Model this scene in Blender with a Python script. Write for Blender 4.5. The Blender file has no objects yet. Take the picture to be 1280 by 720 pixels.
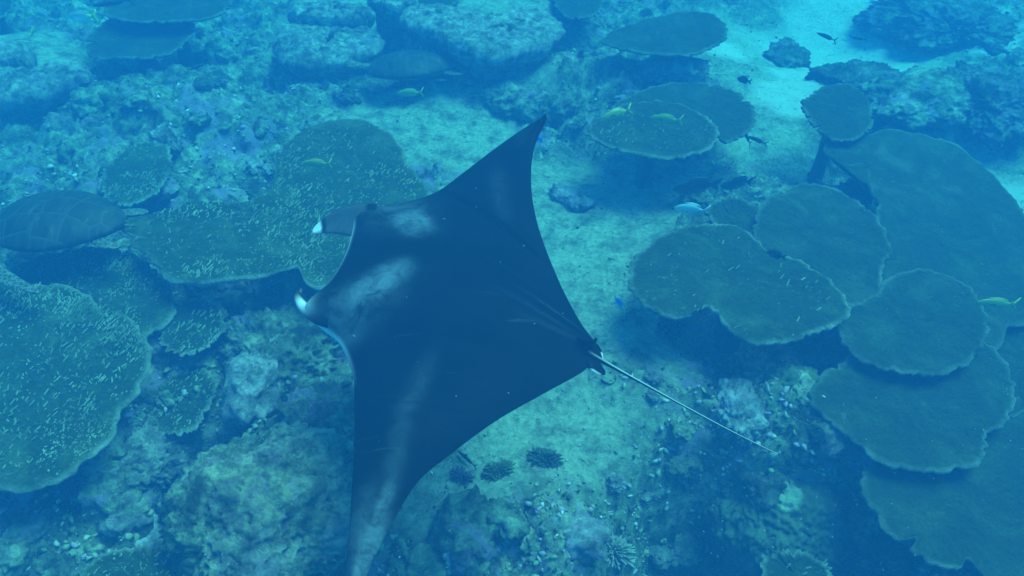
import bpy, bmesh, math, random
import numpy as np
from mathutils import Vector, Matrix

random.seed(7); np.random.seed(7)
R = math.radians
scene = bpy.context.scene
C = scene.collection

# ------------------------------------------------------------------ camera
CAM_H, PITCH, HFOV = 4.0, 45.0, 68.0
cam_d = bpy.data.cameras.new('camera'); cam = bpy.data.objects.new('camera', cam_d); C.objects.link(cam)
cam.location = (0, 0, CAM_H); cam.rotation_euler = (R(90 - PITCH), 0, 0)
cam_d.sensor_width = 36; cam_d.angle = R(HFOV); cam_d.clip_start = 0.02; cam_d.clip_end = 500
scene.camera = cam

# ------------------------------------------------------------------ daylight
SUN_EL, SUN_AZ = 62.0, 52.0          # azimuth clockwise from +Y (the far side)
world = bpy.data.worlds.new('World'); scene.world = world; world.use_nodes = True
wn = world.node_tree.nodes; wl = world.node_tree.links; wn.clear()
wo = wn.new('ShaderNodeOutputWorld'); bg = wn.new('ShaderNodeBackground'); sk = wn.new('ShaderNodeTexSky')
sk.sky_type = 'NISHITA'; sk.sun_disc = False
sk.sun_elevation = R(SUN_EL); sk.sun_rotation = R(SUN_AZ)
bg.inputs['Strength'].default_value = 0.12
wl.new(sk.outputs[0], bg.inputs[0]); wl.new(bg.outputs[0], wo.inputs[0])
sun_d = bpy.data.lights.new('sun', 'SUN'); sun = bpy.data.objects.new('sun', sun_d); C.objects.link(sun)
sun_d.energy = 4.5; sun_d.angle = R(36); sun_d.color = (1.0, 0.97, 0.92)
dx, dy, dz = math.sin(R(SUN_AZ)) * math.cos(R(SUN_EL)), math.cos(R(SUN_AZ)) * math.cos(R(SUN_EL)), math.sin(R(SUN_EL))
sun.rotation_euler = Vector((dx, dy, dz)).to_track_quat('Z', 'Y').to_euler(); sun.location = (2, 10, 20)
vs = scene.view_settings
vs.view_transform = 'Standard'; vs.look = 'None'; vs.gamma = 1.0; vs.use_curve_mapping = False
vs.exposure = 0.86
cy = scene.cycles
cy.use_denoising = True; cy.max_bounces = 8; cy.volume_bounces = 3; cy.diffuse_bounces = 3
cy.use_adaptive_sampling = True; cy.adaptive_threshold = 0.01
scene.render.film_transparent = False

# ------------------------------------------------------------------ pixel helpers (1280 x 720 photograph)
F = 640 / math.tan(R(HFOV / 2))
cp, sp_ = math.cos(R(PITCH)), math.sin(R(PITCH))
def at(px, py, z=0.0):
    """the point of the horizontal plane z seen at a photograph pixel"""
    a, b = (px - 640) / F, -(py - 360) / F
    d = (a, cp + b * sp_, -sp_ + b * cp)
    t = (z - CAM_H) / d[2]
    return Vector((a * t, d[1] * t, z))

# ------------------------------------------------------------------ noise
def _hash(ix, iy, seed):
    n = (ix.astype(np.int64) * 374761393 + iy.astype(np.int64) * 668265263 + seed * 974634721) & 0xffffffff
    n = ((n ^ (n >> 13)) * 1274126177) & 0xffffffff
    n = (n ^ (n >> 16)) & 0xffffffff
    return n.astype(np.float64) / 0xffffffff
def vnoise(x, y, seed=0):
    x = np.asarray(x, float); y = np.asarray(y, float)
    ix, iy = np.floor(x), np.floor(y); fx, fy = x - ix, y - iy
    ux, uy = fx * fx * fx * (fx * (fx * 6 - 15) + 10), fy * fy * fy * (fy * (fy * 6 - 15) + 10)
    a, b = _hash(ix, iy, seed), _hash(ix + 1, iy, seed)
    c, d = _hash(ix, iy + 1, seed), _hash(ix + 1, iy + 1, seed)
    return (a * (1 - ux) + b * ux) * (1 - uy) + (c * (1 - ux) + d * ux) * uy * 1.0
def fbm(x, y, octv=4, seed=0, gain=.5):
    s = 0; a = 1; t = 0
    for o in range(octv):
        s = s + a * (vnoise(x * 2 ** o + 17.3 * o, y * 2 ** o - 9.1 * o, seed + o) - .5); t += a; a *= gain
    return s / t * 2
def ridged(x, y, octv=4, seed=0):
    s = 0; a = 1; t = 0
    for o in range(octv):
        s = s + a * (1 - np.abs(vnoise(x * 2 ** o + 5.2 * o, y * 2 ** o, seed + o) * 2 - 1)); t += a; a *= .55
    return s / t
def worley(x, y, seed=0):
    x = np.asarray(x, float); y = np.asarray(y, float)
    ix, iy = np.floor(x), np.floor(y); best = np.full(x.shape, 9.0)
    for i in (-1, 0, 1):
        for j in (-1, 0, 1):
            qx = ix + i + .15 + .7 * _hash(ix + i, iy + j, seed); qy = iy + j + .15 + .7 * _hash(ix + i, iy + j, seed + 91)
            best = np.minimum(best, (qx - x) ** 2 + (qy - y) ** 2)
    return np.sqrt(best)

def vnoise3(p, seed=0):
    i = np.floor(p); f = p - i; u = f * f * (3 - 2 * f); out = 0
    for a in (0, 1):
        for b in (0, 1):
            for c in (0, 1):
                w = (u[:, 0] if a else 1 - u[:, 0]) * (u[:, 1] if b else 1 - u[:, 1]) * (u[:, 2] if c else 1 - u[:, 2])
                out = out + w * _hash(i[:, 0] + a + (i[:, 2] + c) * 57, i[:, 1] + b + (i[:, 2] + c) * 131, seed)
    return out
def fbm3(p, octv=4, seed=0, gain=.5):
    s = 0; a = 1; t = 0
    for o in range(octv): s = s + a * (vnoise3(p * 2 ** o + 11.7 * o, seed + o) - .5); t += a; a *= gain
    return s / t * 2
# ------------------------------------------------------------------ the sea bed's height
# (px, py, radius along x, radius along y, height): mounds and hollows read off the photograph
BUMPS = [(335, 650, .62, .55, .34), (405, 545, .38, .42, .24), (150, 575, .40, .34, .2), (60, 660, .5, .4, .12), (205, 475, .4, .35, .16),
         (300, 470, .5, .45, .14), (620, 40, 1.0, .5, .3), (450, 10, .9, .5, .2), (390, 60, .7, .5, .12), (800, 105, .9, .5, .18), (690, 100, .7, .5, .16),
         (30, 90, .8, .7, .28), (715, 690, .7, .5, .06), (190, 160, .8, .6, .08), (260, 120, 1.1, .8, .12), (840, 330, .5, .4, .05), (1000, 600, .5, .45, .22),
         (980, 520, .35, .3, .08), (880, 640, .28, .22, .10), (790, 450, .5, .4, .05), (640, 640, .4, .35, .08), (1160, 90, 1.4, 1.0, .1),
         (240, 600, .2, .2, -.5), (330, 570, .34, .10, -.3), (380, 600, .16, .22, -.25), (225, 660, .16, .3, -.22), (470, 560, .25, .5, -.16),
         (300, 395, .6, .3, -.22), (260, 370, .6, .25, -.2), (880, 680, .46, .40, -1.0), (960, 655, .42, .35, -.9), (1060, 680, .45, .38, -.9), (830, 700, .25, .25, -.3), (1000, 470, .5, .3, -.24),
         (930, 440, .5, .25, -.16), (580, 72, .9, .35, -.34), (500, 60, .5, .3, -.2), (720, 185, .6, .35, -.12), (840, 215, .9, .3, -.06),
         (1030, 195, .4, .3, -.2), (1120, 40, 1.6, 1.2, -.35), (1230, 200, .9, .9, -.3), (1010, 20, 1.3, 1.0, -.25), (800, 75, 1.0, .25, -.22), (190, 70, 1.2, .4, -.2), (330, 105, .5, .3, -.2)]
BUMPS = [(at(a, b, 0).x, at(a, b, 0).y, rx, ry, h) for a, b, rx, ry, h in BUMPS]
# smooth sandy patches (px, py, radius m)
SANDS = [(570, 170, .75), (620, 120, .6), (735, 300, .85), (760, 350, .7), (720, 230, .6), (620, 560, .5), (700, 540, .6), (660, 520, .6), (560, 640, .35), (600, 600, .4), (500, 145, .5), (780, 420, .5), (820, 210, .5), (960, 60, 1.0), (1040, 40, 1.2), (1000, 100, .8), (1090, 10, 1.2),
         (1225, 190, .6), (960, 160, .6), (930, 30, .7), (300, 650, .25), (380, 640, .3), (40, 110, .6), (20, 75, .6), (620, 40, .7), (420, 30, .6)]
SANDS = [(at(a, b, 0).x, at(a, b, 0).y, r) for a, b, r in SANDS]
WHITES = [(at(a, b, 0).x, at(a, b, 0).y, r) for a, b, r in [(1045, 30, .9), (1025, 70, .6), (1085, -10, 1.2), (915, 42, .4), (1000, 110, .5), (1265, 220, .4), (1240, 30, .5)]]
def white_mask(x, y):
    m = np.zeros_like(np.asarray(x, float))
    for sx, sy, r in WHITES: m = np.maximum(m, np.exp(-((x - sx) ** 2 + (y - sy) ** 2) / (r * r)))
    return np.clip((m + .4 * fbm(x * 1.9, y * 1.9, 4, 44) - .3) * 2.5, 0, 1)
def sand_mask(x, y):
    m = np.zeros_like(np.asarray(x, float))
    for sx, sy, r in SANDS:
        m = np.maximum(m, np.exp(-(((x - sx) ** 2 + (y - sy) ** 2) / (r * r)) ** 1.5))
    m = m + .35 * fbm(x * 1.7, y * 1.7, 4, 40)
    return np.clip((m - .25) * 2.2, 0, 1)
def height(x, y):
    x = np.asarray(x, float); y = np.asarray(y, float)
    wx = x + .12 * fbm(x * 2.1, y * 2.1, 3, 70); wy = y + .12 * fbm(x * 2.1 + 9, y * 2.1, 3, 80)
    h = .16 * fbm(x * .35, y * .35, 3, 1)
    for bx, by, rx, ry, a in BUMPS:
        q = ((wx - bx) / rx) ** 2 + ((wy - by) / ry) ** 2
        h = h + a * np.exp(-(q ** (1.6 if a > 0 else 1.2)))
    rough = 1 - .82 * sand_mask(x, y)
    near = np.clip(1.6 - .02 * (np.abs(x) + np.abs(y)), .3, 1)
    cells = np.clip(.55 - worley(wx * 2.3, wy * 2.3, 3), -.4, .5)
    cells2 = np.clip(.5 - worley(wx * 6.5, wy * 6.5, 5), -.3, .5)
    h = h + rough * near * (.20 * cells + .075 * cells2 + .09 * (ridged(x * 1.9, y * 1.9, 4, 11) - .6) + .075 * fbm(x * 8, y * 8, 4, 21, .6) + .034 * fbm(x * 28, y * 28, 3, 31))
    h = h + .018 * fbm(x * 5, y * 5, 4, 51) + .006 * fbm(x * 34, y * 34, 2, 61)
    return h
def H(x, y): return float(height(np.array([x]), np.array([y]))[0])

# ------------------------------------------------------------------ object helpers
def tag(o, label=None, cat=None, group=None, kind=None):
    if label: o['label'] = label
    if cat: o['category'] = cat
    if group: o['group'] = group
    if kind: o['kind'] = kind
    return o
def link(name, me, mat=None, parent=None, smooth=True):
    o = bpy.data.objects.new(name, me); C.objects.link(o)
    if mat is not None and len(me.materials) == 0: me.materials.append(mat)
    if smooth: me.polygons.foreach_set('use_smooth', [True] * len(me.polygons))
    if parent: o.parent = parent
    return o
def empty(name, loc=(0, 0, 0), rot=(0, 0, 0)):
    o = bpy.data.objects.new(name, None); C.objects.link(o); o.location = loc; o.rotation_euler = rot; o.empty_display_size = .1
    return o
def mesh(name, v, f):
    me = bpy.data.meshes.new(name); me.from_pydata([tuple(p) for p in v], [], f); me.update(); return me
def attr(me, name, vals):
    a = me.attributes.new(name, 'FLOAT', 'POINT'); a.data.foreach_set('value', np.asarray(vals, np.float32)); return a

# ------------------------------------------------------------------ materials
def node_mat(name):
    m = bpy.data.materials.new(name); m.use_nodes = True
    n = m.node_tree.nodes; return m, n, m.node_tree.links, n['Principled BSDF']
def noise(n, l, vec, scale, detail=4, rough=.6, dist=0):
    t = n.new('ShaderNodeTexNoise'); t.inputs['Scale'].default_value = scale; t.inputs['Detail'].default_value = detail
    t.inputs['Roughness'].default_value = rough; t.inputs['Distortion'].default_value = dist
    l.new(vec, t.inputs['Vector']); return t.outputs['Fac']
def ramp(n, l, fac, stops):
    r = n.new('ShaderNodeValToRGB'); e = r.color_ramp.elements
    while len(e) < len(stops): e.new(.5)
    for i, (p, c) in enumerate(stops):
        e[i].position = p; e[i].color = (c, c, c, 1) if isinstance(c, (int, float)) else (*c, 1)
    l.new(fac, r.inputs[0]); return r.outputs[0]
def mix(n, l, fac, a, b, mode='MIX'):
    m = n.new('ShaderNodeMix'); m.data_type = 'RGBA'; m.blend_type = mode
    for sock, v in ((m.inputs[0], fac), (m.inputs[6], a), (m.inputs[7], b)):
        if hasattr(v, 'links'): l.new(v, sock)
        elif isinstance(v, (int, float)): sock.default_value = v
        else: sock.default_value = (*v, 1)
    return m.outputs[2]
def attrib(n, name):
    a = n.new('ShaderNodeAttribute'); a.attribute_name = name; return a.outputs['Fac']
def coord(n, which='Object'):
    return n.new('ShaderNodeTexCoord').outputs[which]
def bump(n, l, h, bs, strength, dist):
    b = n.new('ShaderNodeBump'); b.inputs['Strength'].default_value = strength; b.inputs['Distance'].default_value = dist
    l.new(h, b.inputs['Height']); l.new(b.outputs[0], bs.inputs['Normal'])

def reef_mat(name, seedoff=0.0, sandy=True, base=((.05, .065, .035), (.24, .27, .165), (.46, .49, .34)), pink=1.0):
    m, n, l, bs = node_mat(name)
    geo = n.new('ShaderNodeNewGeometry')
    mp = n.new('ShaderNodeMapping'); l.new(geo.outputs['Position'], mp.inputs[0]); mp.inputs['Location'].default_value = (seedoff, seedoff * .7, 0)
    v = mp.outputs[0]
    a = noise(n, l, v, 2.6, 9, .72, .4)
    col = ramp(n, l, a, [(.34, base[0]), (.48, base[1]), (.62, base[2])])
    b2 = ramp(n, l, noise(n, l, v, 11, 8, .72, .3), [(.36, .18), (.5, .85), (.61, 1.65)])
    col = mix(n, l, .85, col, b2, 'MULTIPLY')
    p = ramp(n, l, noise(n, l, v, 2.3, 7, .68, .8), [(.53, 0.0), (.60, .8 * pink)])
    col = mix(n, l, p, col, (.42, .29, .50))
    w = ramp(n, l, noise(n, l, v, 4.2, 8, .70, 1.0), [(.61, 0.0), (.66, .85)])
    col = mix(n, l, w, col, (.58, .56, .56))
    d = ramp(n, l, noise(n, l, v, 5.0, 5, .6), [(.34, .85), (.45, 0.0)])
    col = mix(n, l, d, col, (.03, .036, .03))
    if sandy:
        s = attrib(n, 'sand')
        fine = ramp(n, l, noise(n, l, v, 26, 6, .7), [(.3, (.26, .29, .19)), (.5, (.50, .53, .38)), (.7, (.70, .72, .56))])
        big = ramp(n, l, noise(n, l, v, 4.5, 5, .65), [(.33, .35), (.55, 1.0)])
        fine = mix(n, l, 1.0, fine, big, 'MULTIPLY')
        col = mix(n, l, s, col, fine)
        col = mix(n, l, attrib(n, 'white_sand'), col, (.78, .77, .72))
    vo = n.new('ShaderNodeTexVoronoi'); vo.inputs['Scale'].default_value = 34; l.new(v, vo.inputs['Vector'])
    gate = ramp(n, l, noise(n, l, v, 6, 3), [(.52, 0.0), (.6, 1.0)])
    spk = ramp(n, l, vo.outputs['Distance'], [(.12, 1.0), (.24, 0.0)])
    spk2 = mix(n, l, 1.0, spk, gate, 'MULTIPLY')
    col = mix(n, l, spk2, col, (.55, .56, .5))
    hole = ramp(n, l, noise(n, l, v, 15, 5, .7), [(.30, .8), (.42, 0.0)])
    col = mix(n, l, hole, col, (.025, .03, .03))
    l.new(col, bs.inputs['Base Color']); bs.inputs['Roughness'].default_value = .95; bs.inputs['Specular IOR Level'].default_value = .1
    bump(n, l, noise(n, l, v, 30, 9, .8), bs, 1.0, .06)
    return m
M_reef = reef_mat('reef_floor')
M_rock = reef_mat('reef_rock', 3.3, sandy=False)
M_dark = reef_mat('dark_rock', 17, False, ((.04, .045, .03), (.12, .13, .09), (.26, .27, .20)), .5)
M_pale = reef_mat('pale_rock', 7.1, sandy=False, base=((.2, .2, .18), (.42, .41, .4), (.62, .6, .62)), pink=.6)

def table_mat(name, dark, light, seed, tips=.5, rims=1.0):
    """plate coral: brown-green with paler branch tips and a pale growing rim"""
    m, n, l, bs = node_mat(name)
    v = coord(n); rim = attrib(n, 'rim')
    col = ramp(n, l, noise(n, l, v, 3.5, 8, .72, .5), [(.33, [c * .75 for c in dark]), (.5, dark), (.68, [c * 1.15 for c in light])])
    ring = ramp(n, l, noise(n, l, v, 60, 4, .7), [(.35, .55), (.62, 1.0)])
    col = mix(n, l, .8, col, ring, 'MULTIPLY')
    mp = n.new('ShaderNodeMapping'); mp.inputs['Scale'].default_value = (22, 46, 30); mp.inputs['Rotation'].default_value = (0, 0, seed); l.new(v, mp.inputs[0])
    fl = ramp(n, l, noise(n, l, mp.outputs[0], 1.0, 3, .6), [(.60, 0.0), (.70, tips)])
    pt = ramp(n, l, noise(n, l, v, 2.2, 4, .6), [(.38, .1), (.6, 1.0)])
    fl = mix(n, l, 1.0, fl, pt, 'MULTIPLY')
    col = mix(n, l, fl, col, (.42, .44, .34))
    sp = ramp(n, l, noise(n, l, v, 7, 5, .6, 1.0), [(.735, 0.0), (.765, .9)])
    col = mix(n, l, sp, col, (.45, .46, .42))
    rn = ramp(n, l, noise(n, l, v, 5.5, 6, .7), [(.36, .08 * rims), (.64, rims)])
    rimv = mix(n, l, 1.0, rim, rn, 'MULTIPLY')
    dead = ramp(n, l, noise(n, l, v, 1.6, 6, .65, .6), [(.60, 0.0), (.68, .45)])
    col = mix(n, l, dead, col, (.14, .15, .10))
    col = mix(n, l, rimv, col, (.40, .42, .33))
    l.new(col, bs.inputs['Base Color']); bs.inputs['Roughness'].default_value = .9; bs.inputs['Specular IOR Level'].default_value = .15
    bump(n, l, noise(n, l, v, 48, 6, .7), bs, 1.0, .03)
    return m
M_table = [table_mat('plate_coral_green', (.045, .072, .020), (.092, .124, .042), .4, .4),
           table_mat('plate_coral_olive', (.043, .064, .021), (.082, .108, .04), 1.1, .26),
           table_mat('plate_coral_smooth', (.044, .064, .025), (.074, .100, .042), 2.0, .10, .65)]
def plain(name, c1, c2, scale=12, rough=.85, bmp=.4):
    m, n, l, bs = node_mat(name); v = coord(n)
    l.new(ramp(n, l, noise(n, l, v, scale, 5, .65), [(.35, c1), (.65, c2)]), bs.inputs['Base Color'])
    bs.inputs['Roughness'].default_value = rough; bs.inputs['Specular IOR Level'].default_value = .2
    bump(n, l, noise(n, l, v, scale * 4, 5, .7), bs, bmp, .01)
    return m
M_under = plain('coral_stalk', (.05, .055, .04), (.11, .10, .08))
M_tip = plain('branch_tip', (.07, .10, .04), (.30, .33, .22), 5)

# ------------------------------------------------------------------ sea bed: one sheet, fine where the photograph looks, coarse to the horizon
def axis(lo, hi, step, far):
    a = list(np.arange(lo, hi + step * .5, step)); s = step
    up = [a[-1]]
    while up[-1] < far: s *= 1.12; up.append(up[-1] + s)
    s = step; dn = [a[0]]
    while dn[-1] > -far: s *= 1.12; dn.append(dn[-1] - s)
    return np.array(dn[:0:-1] + a + up[1:])
gx, gy = axis(-6.6, 6.6, .026, 60), axis(.5, 9.6, .026, 60)
X, Y = np.meshgrid(gx, gy); Z = height(X, Y)
nx, ny = len(gx), len(gy)
verts = np.stack([X.ravel(), Y.ravel(), Z.ravel()], 1)
i0 = (np.arange(ny - 1)[:, None] * nx + np.arange(nx - 1)[None, :]).ravel()
quads = np.stack([i0, i0 + 1, i0 + 1 + nx, i0 + nx], 1)
me = bpy.data.meshes.new('sea_bed')
me.vertices.add(len(verts)); me.vertices.foreach_set('co', verts.ravel())
me.loops.add(quads.size); me.loops.foreach_set('vertex_index', quads.ravel())
me.polygons.add(len(quads)); me.polygons.foreach_set('loop_start', np.arange(0, quads.size, 4))
me.update(calc_edges=True); me.validate()
attr(me, 'sand', sand_mask(X.ravel(), Y.ravel())); attr(me, 'white_sand', white_mask(X.ravel(), Y.ravel()))
tag(link('sea_bed', me, M_reef), 'rugged coral reef floor with sandy patches and dark hollows', kind='structure')

ANCH = []
# ------------------------------------------------------------------ plate corals
def catmull(pts, n, closed=True):
    P = [Vector(p) for p in pts]; m = len(P); out = []
    segs = m if closed else m - 1
    g = (lambda i: P[i % m]) if closed else (lambda i: P[min(max(i, 0), m - 1)])
    for k in range(n):
        u = k / n * segs if closed else k / (n - 1) * segs
        i = min(int(u), segs - 1) if not closed else int(u); t = u - i
        a, b, c, d = g(i - 1), g(i), g(i + 1), g(i + 2)
        out.append(.5 * ((2 * b) + (c - a) * t + (2 * a - 5 * b + 4 * c - d) * t * t + (3 * b - a - 3 * c + d) * t ** 3))
    return out
def resample(pts, n):
    d = [0]
    for i in range(len(pts)): d.append(d[-1] + (pts[(i + 1) % len(pts)] - pts[i]).length)
    out = []; j = 0
    for k in range(n):
        s = d[-1] * k / n
        while d[j + 1] < s: j += 1
        t = (s - d[j]) / max(d[j + 1] - d[j], 1e-9)
        out.append(pts[j].lerp(pts[(j + 1) % len(pts)], t))
    return out
def plate(px, z, centre, label, mat, seed, group=None, tips=0, cat='coral', bowl=.03, scallop=.016, thick=.022, stalk=True, tilt=None, name='plate_coral'):
    rnd = random.Random(seed)
    zf = (lambda p: z) if tilt is None else tilt
    outl = resample(catmull([at(a, b, z) for a, b in px], 260), 200)
    c = at(*centre, z); n = len(outl); rings = 34
    gz = H(c.x, c.y); root = empty(name, (c.x, c.y, gz)); tag(root, label, cat, group)
    size = sum((p - c).length for p in outl) / n
    v = []; rim = []; f = []
    k_arr = np.arange(n)
    ang = k_arr / n * 60
    jit = fbm(ang, ang * 0 + seed * 3.1, 4, seed, .7) * scallop * 2.2 - np.clip(fbm(ang * .6, ang * 0 + seed * 1.7, 3, seed + 2) - .42, 0, 1) * scallop * 14 + np.abs(np.sin(k_arr / n * math.pi * rnd.randint(16, 26) + fbm(ang * .3, ang * 0 + seed, 2, seed + 4) * 6)) * scallop
    ed = [c + (p - c) * (1 + (jit[k] - scallop * .5) / max((p - c).length, .05)) for k, p in enumerate(outl)]
    P = np.array([[p.x, p.y] for p in ed]); cc = np.array([c.x, c.y])
    # top rings from the edge inwards
    rr = [1 - (i / rings) ** 1.0 for i in range(rings)]
    for i, r in enumerate(rr):
        q = cc + (P - cc) * r
        und = .018 * fbm(q[:, 0] * 3, q[:, 1] * 3, 3, seed + 9) + .010 * fbm(q[:, 0] * 16, q[:, 1] * 16, 3, seed + 19) + .010 * (ridged(q[:, 0] * 26, q[:, 1] * 26, 2, seed + 29) - .6)
        lip = -.012 * max(0, 1 - (1 - r) * size / .03)
        zz = z + und - bowl * (1 - r ** 2) + lip
        dist_in = (1 - r) * np.linalg.norm(P - cc, axis=1)
        for k in range(n):
            v.append((q[k, 0] - c.x, q[k, 1] - c.y, zz[k] - gz))
            rim.append(max(0, 1 - dist_in[k] / min(.05, max(.014, .028 + .010 * jit[k] / max(scallop, .001)))) * .85)
    ci = len(v); v.append((0, 0, z - bowl - gz)); rim.append(0)
    for i in range(rings - 1):
        for k in range(n):
            a, b = i * n + k, i * n + (k + 1) % n
            f.append((a, b, b + n, a + n))
    for k in range(n): f.append(((rings - 1) * n + k, (rings - 1) * n + (k + 1) % n, ci))
    # underside: a shallow cone down to the stalk
    prev = 0
    prof = [(1.0, thick * .55, .9), (.985, thick, .6), (.93, thick * 1.5, 0), (.8, thick * 2.2, 0), (.6, thick * 3.2, 0), (.4, .06 + thick * 3, 0), (.24, .13 + thick * 3, 0)]
    prof_n = len(prof)
    for (r, d, rm) in prof:
        base = len(v); q = cc + (P - cc) * r
        und = .012 * fbm(q[:, 0] * 7, q[:, 1] * 7, 3, seed + 39) * (1 if r < .95 else .2)
        und2 = .018 * fbm(q[:, 0] * 3, q[:, 1] * 3, 3, seed + 9) if r > .5 else 0 * und
        for k in range(n):
            v.append((q[k, 0] - c.x, q[k, 1] - c.y, z - d + und[k] + und2[k] - (.012 if r > .98 else 0) - gz)); rim.append(rm)
        for k in range(n):
            a, b = prev + k, prev + (k + 1) % n
            f.append((b, a, base + k, base + (k + 1) % n))
        prev = base
    f.append(tuple(prev + k for k in range(n))[::-1] if False else tuple(prev + k for k in range(n)))
    m_ = mesh('plate', v, f); attr(m_, 'rim', rim)
    link('plate', m_, mat, root)
    sv, sf = [], []; sn = 28; sr = max(.05, size * .17)
    levels = [(-(.10 + thick * 2), 1.5), (-(.16 + thick * 2), 1.05), (-(z - gz) * .6, .85), (-(z - gz) - .25, 1.15)]
    for (dz_, k_) in levels:
        for j in range(sn):
            a = j / sn * 6.2832; w = sr * k_ * (1 + .22 * float(fbm(np.array([math.cos(a) * 1.5 + seed]), np.array([math.sin(a) * 1.5 + dz_ * 3]), 3, seed)[0]))
            sv.append((math.cos(a) * w, math.sin(a) * w, z - bowl + dz_ - gz + .06))
    for i in range(3):
        for j in range(sn): sf.append((i * sn + (j + 1) % sn, i * sn + j, (i + 1) * sn + j, (i + 1) * sn + (j + 1) % sn))
    sf.append(tuple(range(sn)))
    link('stalk', mesh('stalk', sv, sf), M_under, root)
    if tips:
        tv, tf = [], []
        for _ in range(tips):
            k = rnd.randrange(n); r = math.sqrt(rnd.random()) * .95
            q = cc + (P[k] - cc) * r
            if fbm(np.array([q[0] * 2.6]), np.array([q[1] * 2.6]), 3, seed + 50)[0] < .02 and rnd.random() < .8: continue
            h = rnd.uniform(.008, .02); w = rnd.uniform(.004, .009); a0 = rnd.uniform(0, 6.28); ln = rnd.uniform(.0, .038)
            ba = (.35 + rnd.gauss(0, .35)); ox, oy = math.cos(ba) * ln, math.sin(ba) * ln
            zz = z - bowl * (1 - r * r) - .012 - gz
            b0 = len(tv)
            for j in range(4):
                a = a0 + j * math.pi / 2
                tv.append((q[0] - c.x + math.cos(a) * w, q[1] - c.y + math.sin(a) * w, zz))
            for j in range(4):
                a = a0 + j * math.pi / 2
                tv.append((q[0] - c.x + ox + math.cos(a) * w * .6, q[1] - c.y + oy + math.sin(a) * w * .6, zz + h + .01))
            for j in range(4): tf.append((b0 + j, b0 + (j + 1) % 4, b0 + 4 + (j + 1) % 4, b0 + 4 + j))
            tf.append((b0 + 4, b0 + 5, b0 + 6, b0 + 7))
        o = link('branchlets', mesh('branchlets', tv, tf), M_tip, root); tag(o, kind='stuff')
    ANCH.append((c.x, c.y, label))
    return root

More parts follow.
